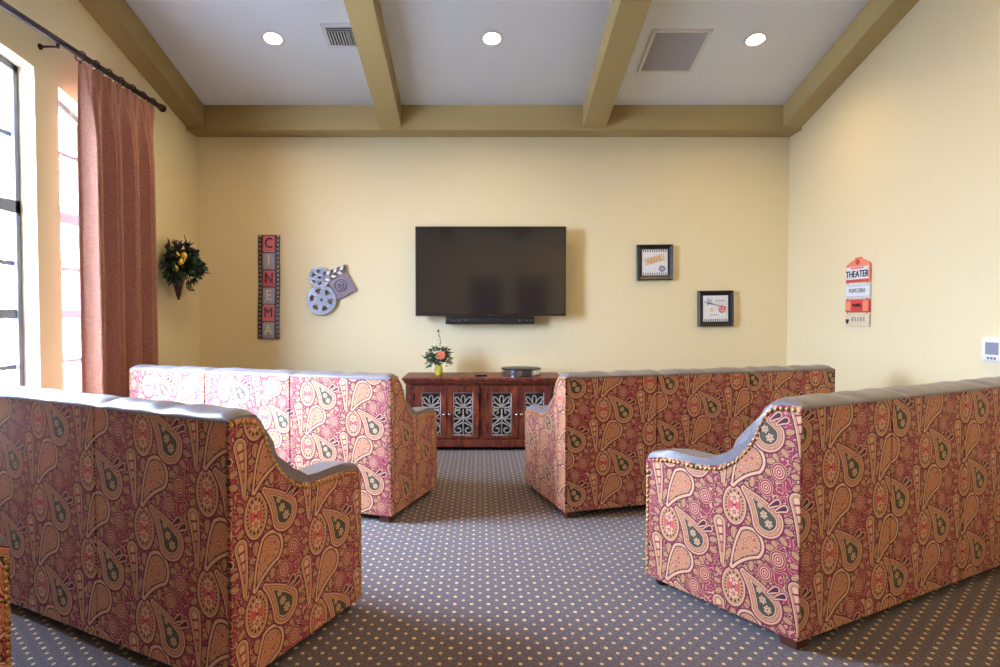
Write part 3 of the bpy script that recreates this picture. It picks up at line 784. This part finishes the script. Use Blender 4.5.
b = MB(); b.tube([(.105 + .058 * math.cos(i * PI / 12), -.02, .062 + .058 * math.sin(i * PI / 12)) for i in range(24)], .008, 6, True)
b.tube([(.105 + .032 * math.cos(i * PI / 12), -.02, .062 + .032 * math.sin(i * PI / 12)) for i in range(24)], .006, 6, True); b.ball((.095, -.016, .062), .018, 10, sq=(1, .6, 1)); b.build('lens', STEEL, ra, smooth=2)
for (ang, zz) in ((-28, .082), (-20, .13)):
    m2 = Matrix.Translation((.105, 0, .075)) @ Matrix.Rotation(R(ang), 4, 'Y')
    b = MB(); b.box(-.11, .12, -.02, -.004, zz, zz + .042, m=0, M=m2)
    for k in range(3):
        x = -.1 + k * .072
        sg = 1 if zz > .1 else -1
        b.prism([(x, zz + .003), (x + .034, zz + .003), (x + .034 + sg * .022, zz + .039), (x + sg * .022, zz + .039)], lambda a, c, t: (a, t, c), -.024, -.018, m=1, M=m2)
    b.build('clapper_stick', [FILMK, CREAM], ra)
# framed prints
def framed(x0, x1, z0, z1, label, kind, tilt):
    w, hh = (x1 - x0) / 2, (z1 - z0) / 2
    r = empty('framed_print', ((x0 + x1) / 2, YB - .03, (z0 + z1) / 2), (0, R(tilt), 0)); tag(r, label, 'framed picture', 'black framed prints on the far wall')
    b = MB(); fw = .036
    sect = [(0, .028), (0, -.012), (.008, -.02), (fw * .6, -.012), (fw, -.004), (fw, .028)]
    for (ax, sg) in ((0, -1), (0, 1), (1, -1), (1, 1)):
        rows = []
        for e in (-1, 1):
            row = []
            for o_, y in sect:
                if ax == 0: row.append((sg * (w - o_), y, e * (hh - o_)))
                else: row.append((e * (w - o_), y, sg * (hh - o_)))
            rows.append(row)
        b.grid(rows, 0, True)
    b.build('frame', BLACK, r, recalc=True)
    iw, ih = w - fw, hh - fw
    b = MB(); b.box(-iw - .004, iw + .004, .006, .012, -ih - .004, ih + .004); b.build('mat_board', BLACKM, r)
    pw, ph = w - .052, hh - .05
    b = MB(); b.box(-pw, pw, .003, .007, -ph, ph, m=0)
    for i in range(11):
        x = -pw + .008 + i * (2 * pw - .016) / 10.6
        b.box(x, x + .008, .001, .004, -ph + .004, -ph + .026, m=1)
        if kind == 0: b.box(x, x + .009, .001, .004, ph - .026, ph - .002, m=1)
    Mr = Matrix.Rotation(R(-16), 4, 'Y')
    if kind == 0:
        b.box(-.1, .11, -.001, .004, -.02, .055, m=2, M=Matrix.Translation((-.005, 0, .012)) @ Mr)
        for i in range(5): b.box(-.07 + i * .03, -.055 + i * .03, -.003, 0, .0, .04, m=3, M=Matrix.Translation((-.005, 0, .012)) @ Mr)
        b.box(-.05, .09, -.003, 0, -.012, -.004, m=3, M=Matrix.Translation((-.005, 0, .012)) @ Mr)
        b.cyl((pw * .55, .004, -ph * .5), (pw * .55, -.001, -ph * .5), .036, 20, m=4)
        b.tube([(pw * .55 + .024 * math.cos(i * PI / 8), -.002, -ph * .5 + .024 * math.sin(i * PI / 8)) for i in range(16)], .003, 5, True, m=1)
    else:
        b.tube([(pw * .5 + .03 * math.cos(i * PI / 8), 0, -ph * .05 + .03 * math.sin(i * PI / 8)) for i in range(16)], .007, 5, True, m=3)
        b.ball((pw * .5, 0, -ph * .05), .014, 8, m=3, sq=(1, .3, 1))
        for k, (cx, cz, rr, mm) in enumerate(((-.07, .07, .05, 4), (-.045, -.012, .035, 2))):
            star = []
            for i in range(10):
                q = rr if i % 2 == 0 else rr * .45; a = PI / 2 + i * PI / 5 + .3; star.append((cx + q * math.cos(a), cz + q * math.sin(a)))
            b.prism(star, lambda a, c, t: (a, t, c), .0, .004, m=mm)
        b.box(-.1, .1, .0, .004, .03, .042, m=5, M=Matrix.Rotation(R(14), 4, 'Y'))
        for i in range(4): b.box(.0 + i * .025, .016 + i * .025, .0, .004, .075, .088, m=5)
        b.box(-.06, .03, .0, .004, -.07, -.062, m=5)
    b.build('print', [SIGNW, BLACKM, BEIGE, PASTR if kind else PASTO, PALEB, GREYP], r)
framed(1.614, 1.979, 1.648, 2.012, 'black framed print with a slanted orange ticket and blue badge, the higher one', 0, -.8)
framed(2.245, 2.606, 1.173, 1.540, 'black framed print with a red ring on white, the lower one near the corner', 1, -.8)

# theatre sign on the right wall: local x along the wall (towards the camera is -Y)
ts = empty('theater_sign', (XR - .012, 5.365, 1.49), (0, 0, R(-90))); tag(ts, 'hanging sign of four plaques headed THEATER on the side wall', 'wall sign')
MX = Matrix.Rotation(R(0), 4, 'Z')
hw = .168
def plaque(z0, z1, mat, arched=False, rim=None):
    b = MB()
    if arched:
        top = [(hw, z1 - .075), (hw * .95, z1 - .055), (hw * .55, z1 - .03), (hw * .3, z1 - .02), (hw * .22, z1), (-hw * .22, z1), (-hw * .3, z1 - .02), (-hw * .55, z1 - .03), (-hw * .95, z1 - .055), (-hw, z1 - .075)]
        pts = [(-hw, z0), (hw, z0)] + top
    else: pts = [(-hw, z0), (hw, z0), (hw, z1), (-hw, z1)]
    b.prism(pts, lambda a, c, t: (a, t, c), -.006, .006, bev=.002)
    return b.build('plaque', mat, ts)
def sub(parent, mat, shapes, name='panel'):
    b = MB()
    for s in shapes: b.box(*s)
    return b.build(name, mat, parent)
def letters(parent, body, size, z, mat, x=0, sx=1., bold=.0):
    b = MB(); b.join(text_mesh(body, size, .0015, bold=bold, sx=sx), 0, Matrix.Translation((x, -.0105, z)) @ Matrix.Rotation(R(90), 4, 'X'))
    return b.build('lettering', mat, parent)
p = plaque(.075, .285, ORANGE, True)
sub(p, SIGNW, [(-hw + .012, hw - .012, -.009, -.004, .102, .205)]); letters(p, 'THEATER', .078, .142, BLACKM, sx=.98, bold=.001)
sub(p, RED, [(-hw + .004, hw - .004, -.008, -.004, .08, .096), (-.09, .09, -.0105, -.008, .19, .2)], 'red_band')
b = MB(); b.cyl((0, -.012, .245), (0, -.004, .245), .024, 16); b.build('rosette', RED, p)
p = plaque(-.055, .062, SIGNW); letters(p, 'POPCORN', .05, .005, GREYP, sx=.95); sub(p, PALEB, [(-hw + .006, hw - .006, -.008, -.004, .045, .052), (-hw + .006, hw - .006, -.008, -.004, -.046, -.04)], 'blue_line')
p = plaque(-.175, -.068, RED); sub(p, ORANGE, [(-hw + .01, -.09, -.009, -.004, -.16, -.083), (.085, hw - .01, -.009, -.004, -.165, -.078)]); letters(p, 'MOVIES', .042, -.118, DKWOOD, sx=.8)
p = plaque(-.29, -.188, BEIGE); sub(p, BLACKM, [(-hw + .012, -.115, -.009, -.004, -.26, -.235), (-hw + .02, -.125, -.009, -.004, -.274, -.258)]); sub(p, GREYP, [(-.07 + k * .04, -.05 + k * .04, -.008, -.004, -.25, -.215) for k in range(5)], 'print')
for x in (-hw + .03, hw - .03):
    for z in (.068, -.062, -.182):
        b = MB(); b.tube([(x, -.002, z + .012), (x, -.006, z), (x, -.002, z - .012)], .0025, 6); b.build('hanger_wire', BLACKM, ts)
# thermostat
th_ = empty('thermostat', (XR, 3.93, 1.08), (0, 0, R(-90))); tag(th_, 'white thermostat with grey display on the bare side wall', 'thermostat')
b = MB(); b.box(-.085, .085, -.028, 0, -.072, .072, bev=.01, seg=3); b.build('housing', WHITE, th_, smooth=True)
b = MB(); b.box(-.09, .09, -.006, 0, -.077, .077, bev=.002); b.build('mounting_plate', WHITE, th_)
b = MB(); b.box(-.05, .05, -.031, -.026, -.03, .045, bev=.002); b.build('display', LCD, th_)
b = MB()
for k in range(3): b.box(-.035 + k * .026, -.02 + k * .026, -.032, -.026, -.06, -.045, bev=.002)
b.build('button', GREYL, th_)

# wall cone with silk greenery
wc = empty('wall_planter', (XL + .012, 5.98, 1.62)); tag(wc, 'dark cone wall planter of blue green leaves and yellow fruit by the corner', 'wall planter')
b = MB(); prof = [(.008, -.17), (.02, -.15), (.03, -.1), (.055, -.0), (.07, .05), (.066, .055), (.05, .0), (0, -.02)]
b.lathe(prof, 18, M=Matrix.Translation((.075, 0, 0))); b.ball((.075, 0, -.175), .014, 8); b.build('cone', CONE, wc, smooth=True)
rnd = random.Random(11); b = MB()
for cx_, cy, cz, rr, n_, mm in ((.10, -.13, .24, .10, 70, .8), (.12, .02, .27, .09, 60, .75), (.12, .13, .22, .08, 50, .5), (.12, -.17, .13, .09, 60, .85), (.15, .16, .13, .09, 60, .7), (.11, -.15, .04, .09, 60, .35), (.16, .0, .13, .11, 80, .5), (.13, .12, .04, .08, 50, .6), (.17, .22, .10, .06, 30, .8), (.15, -.02, .05, .07, 40, .6)):
    for i in range(n_):
        d = Vector((rnd.gauss(.25, .7), rnd.gauss(0, 1), rnd.gauss(0, 1))).normalized(); r_ = rr * rnd.uniform(.3, .8)
        p = Vector((cx_, cy, cz)) + d * r_
        q = p + (d + Vector((rnd.uniform(-.3, .3), rnd.uniform(-.5, .5), rnd.uniform(-.6, .2)))).normalized() * rnd.uniform(.045, .08)
        if q.x < .006 or p.x < .006: continue
        if q.z < .03 and abs(q.y + .02) < .09: continue
        leaf(b, p, q, rnd.uniform(.035, .055), m=0 if rnd.random() < mm else 1, up=Vector((1, .2, .3)))
for i in range(40):   # trailing vine on the far side
    s_ = rnd.random(); p = Vector((.06 + rnd.uniform(0, .06), .12 + s_ * .10 + rnd.uniform(-.03, .03), .05 - s_ * .15 + rnd.uniform(-.04, .04)))
    d = Vector((.4, rnd.uniform(-1, 1), rnd.uniform(-1, .3))).normalized() * .03
    leaf(b, p, p + d, .02, m=1, up=Vector((1, .2, .3)))
b.build('foliage', [LEAFB, LEAFG], wc)
for (x, y, z) in ((.15, -.18, .205), (.21, -.17, .205), (.185, -.185, .15), (.14, -.19, .09)):
    b = MB(); b.ball((x, y, z), .027, 12, sq=(1, 1, 1.2)); b.ball((x, y, z + .032), .006, 6); b.build('lemon', YELLOW, wc, smooth=2)
b = MB()
for pts in ([(.1, .0, .1), (.13, .03, .25), (.12, .07, .36), (.11, .06, .42)], [(.1, .05, .1), (.12, .18, .2), (.10, .3, .22)], [(.1, .05, .1), (.12, .17, .17), (.09, .36, .13), (.08, .42, .1)], [(.1, .05, .05), (.1, .16, .02), (.08, .2, -.1)]):
    b.tube(pts, .0045, 5)
b.build('twig', STEM, wc)

# ------------------------------------------------------------------ curtain and rod
ROD = -2.78; ZR = 3.10
rod = empty('curtain_rod', (ROD, 3.6, ZR)); tag(rod, 'dark bronze curtain rod along the wall above the tall windows', 'curtain rod'); T = Matrix.Translation((-ROD, -3.6, -ZR))
b = MB(); b.cyl((ROD, 1.6, ZR), (ROD, 5.62, ZR), .022, 16, M=T); b.build('pole', BRONZE, rod, smooth=True)
b = MB()
b.lathe([(.022, 0), (.03, .005), (.03, .012), (.02, .018), (.03, .03), (.034, .045), (.026, .062), (0, .07)], 16, M=T @ Matrix.Translation((ROD, 5.62, ZR)) @ Matrix.Rotation(R(-90), 4, 'X')); b.build('finial', BRONZE, rod, smooth=True)
for y in (1.75, 4.27):
    b = MB(); b.cyl((XL, y, ZR - .04), (XL + .01, y, ZR - .04), .02, 12, M=T); b.cyl((XL, y, ZR - .04), (ROD, y, ZR - .04), .008, 8, M=T)
    b.cyl((ROD, y, ZR - .05), (ROD, y, ZR - .02), .012, 8, M=T); b.build('bracket', BRONZE, rod)
cu = empty('curtain', (ROD, 5.05, .02)); tag(cu, 'floor length rose brown patterned curtain hanging in pleats by the window', 'curtain'); T = Matrix.Translation((-ROD, -5.05, -.02))
Y0, Y1 = 4.50, 5.49; NP = 8
b = MB(); rows = []; uvs = {}
zs = [3.055, 3.03, 2.99, 2.94, 2.88, 2.8, 2.7, 2.55, 2.2, 1.8, 1.4, 1.0, .6, .3, .03]
n = 200
for z in zs:
    row = []
    pin = max(0, min(1, (z - 2.78) / .22)); low = 1 - max(0, min(1, (z - 2.5) / .55))
    for i in range(n + 1):
        f = i / n; ph = f * NP * 2 * PI
        y = Y0 + (Y1 - Y0) * f + (.02 * low * math.sin(ph * .5 + 1.3))
        a = .012 + .028 * low
        # pinch pleats: three narrow fingers at the head, widening into soft folds
        fold = -math.cos(ph) * a * (1.35, .8, 1.25, .95, 1.4, .85, 1.2, 1.0, 1.0)[int(f * NP)] + .018 * low * math.cos(ph * 2.0 + .8 + z * .25) + .010 * low * math.sin(ph * .5 + z * .3)
        fing = .03 * pin * max(0, -math.cos(ph)) ** 2 * math.cos((ph - PI) * 5) 
        y2 = y + .25 * (Y1 - Y0) / NP * math.sin(ph) * (.35 * low + .1)
        if z > 2.99: y2 = y
        xx = ROD + .004 + fold + fing
        if f > .955: xx = xx + (XL + .012 - xx) * ((f - .955) / .045) ** 1.5      # the far hem returns to the wall, shaped to block a slit of daylight
        row.append((xx, y2, z))
    rows.append(row)
b.grid(rows)
cloth = b.build('cloth', CURT, cu, smooth=2, uv=lambda co, nn: (co.y * 1.5 + co.x * .4, co.z), M=T)
md = cloth.modifiers.new('thickness', 'SOLIDIFY'); md.thickness = .004
for i in range(7):
    y = Y0 + (Y1 - Y0) * (i + .0) / 6 * .98 + .01
    b = MB(); b.tube([(ROD + .036 * math.cos(2 * PI * k / 20), y + .004 * math.sin(2 * PI * k / 20), ZR - .008 + .036 * math.sin(2 * PI * k / 20)) for k in range(20)], .0045, 6, True, M=T)
    b.cyl((ROD, y, ZR - .044), (ROD, y, ZR - .06), .003, 6, M=T); b.build('ring', BRONZE, cu, smooth=2)

# ------------------------------------------------------------------ ceiling fixtures
AN = math.atan(SL)
def ceil_empty(name, x, y): 
    rot = (-AN, 0, 0) if y > RID else (math.atan(SL * .9), 0, 0)
    return empty(name, (x, y, zc(y)), rot)
def downlight(x, y, label):
    r = ceil_empty('recessed_downlight', x, y); tag(r, label, 'ceiling light', 'recessed ceiling downlights')
    b = MB(); b.lathe([(.070, .0), (.098, -.002), (.1, -.006), (.096, -.009), (.074, -.009), (.07, -.002)], 32); b.build('trim_ring', WHITEP, r, smooth=True)
    b = MB(); b.lathe([(0, -.006), (.045, -.0055), (.062, -.004), (.066, -.001), (0, -.001)], 32); b.build('lens', LAMP, r, smooth=True)
    return r
DL = [(-1.725, 5.406, 'bright round downlight nearest the curtain, between wall beam and small slotted register'), (.1, 5.406, 'bright round downlight in the middle ceiling bay above the television'), (2.302, 5.42, 'bright round downlight in the ceiling bay of the large square grille')]
for x, y, lb in DL: downlight(x, y, lb)
WARM = (1.0, .66, .27)
def lamp(x, y, e):
    l = bpy.data.lights.new('downlight_and_fill_lamp', 'SPOT'); l.energy = e; l.color = WARM; l.spot_size = R(150); l.spot_blend = .9; l.shadow_soft_size = .07
    o = bpy.data.objects.new('downlight_and_fill_lamp', l); o.location = (x, y, zc(y) - .03); col.objects.link(o)
KW = .75
for (x, y, _), e in zip(DL, (85, 75, 65)): lamp(x, y, e * KW)
for y, es in ((2.6, (22, 100, 210)), (-.6, (0, 25, 130)), (-3.3, (25, 80, 130))):  # unseen lamps without fixtures, added for warm fill light
    for x, e in zip((-1.8, .13, 2.2), es):
        if e: lamp(x, y, e * KW)
# supply register (left bay) and return grille (right bay), 
vt = ceil_empty('ceiling_register', -1.10, 5.375); tag(vt, 'small white ceiling register with dark slots next to the ceiling beam', 'air vent')
b = MB(); w, d = .19, .15
for s in ((-w, w, -d, -d + .035), (-w, w, d - .03, d), (-w, -w + .03, -d, d), (w - .03, w, -d, d)): b.box(*s, -.012, .002, bev=.003)
b.build('frame', WHITEP, vt)
b = MB(); b.box(-w + .02, w - .02, -d + .02, d - .02, -.001, .004); b.build('duct_shade_sheet', BLACKM, vt)  # black sheet, no real opening: shade inside the duct put in as colour
b = MB()
for i in range(13):
    x = -w + .045 + i * .024; b.box(-.0015, .0015, -.055, d - .03, -.011, .011, M=Matrix.Translation((x, 0, -.004)) @ Matrix.Rotation(R(-45 if i < 7 else 35), 4, 'Y'))
for i in range(3): b.box(-w + .03, w - .03, -.009, .009, -.0015, .0015, M=Matrix.Translation((0, -d + .045 + i * .022, -.006)) @ Matrix.Rotation(R(40), 4, 'X'))
b.build('louvre', WHITEP, vt)
vr = ceil_empty('return_grille', 1.662, 5.575); tag(vr, 'large square grey return air grille on the ceiling beside the downlight', 'air vent')
b = MB(); w, d = .245, .285
for s in ((-w, w, -d, -d + .03), (-w, w, d - .03, d), (-w, -w + .03, -d, d), (w - .03, w, -d, d)): b.box(*s, -.014, .002, bev=.004)
b.build('frame', WHITEP, vr)
b = MB(); b.box(-w + .02, w - .02, -d + .02, d - .02, -.001, .004); b.build('duct_shade_sheet', GREYL, vr)  # grey sheet in place of an opening, duct shade given as colour
b = MB()
for i in range(14):
    y = -d + .05 + i * .0375; b.box(-w + .03, w - .03, -.013, .013, -.001, .001, M=Matrix.Translation((0, y, -.007)) @ Matrix.Rotation(R(-35), 4, 'X'))
b.build('louvre', GREYV, vr)

# ------------------------------------------------------------------ daylight, camera, view
wd = bpy.data.worlds.new('World'); sc.world = wd; wd.use_nodes = True; nt = wd.node_tree
bg = nt.nodes['Background']; bg.inputs[0].default_value = (.66, .82, 1.12, 1); bg.inputs[1].default_value = 72
wd.cycles.sampling_method = 'AUTOMATIC'
for y0, y1 in WINS:
    l = bpy.data.lights.new('window_portal', 'AREA'); l.shape = 'RECTANGLE'; l.size = y1 - y0; l.size_y = 2.45; l.cycles.is_portal = True
    o = bpy.data.objects.new('window_portal', l); o.location = (XL - .3, (y0 + y1) / 2, SILL + 1.22); o.rotation_euler = (R(90), 0, R(-90)); col.objects.link(o)
cd = bpy.data.cameras.new('Camera'); cam = bpy.data.objects.new('Camera', cd); col.objects.link(cam)
F = 640.
cd.sensor_fit = 'HORIZONTAL'; cd.sensor_width = 36; cd.lens = 36 * F / 1000; cd.shift_x = 20 / 1000
cam.location = (0, 0, 1.3); cam.rotation_euler = (R(90) - math.atan(19.5 / F), 0, 0); cd.clip_start = .05
sc.camera = cam
vsn = sc.view_settings; vsn.view_transform = 'Standard'; vsn.look = 'None'; vsn.gamma = 1; vsn.use_curve_mapping = False; vsn.exposure = .2
sc.cycles.use_denoising = True
sc.cycles.max_bounces = 10; sc.cycles.diffuse_bounces = 6; sc.cycles.sample_clamp_indirect = 8
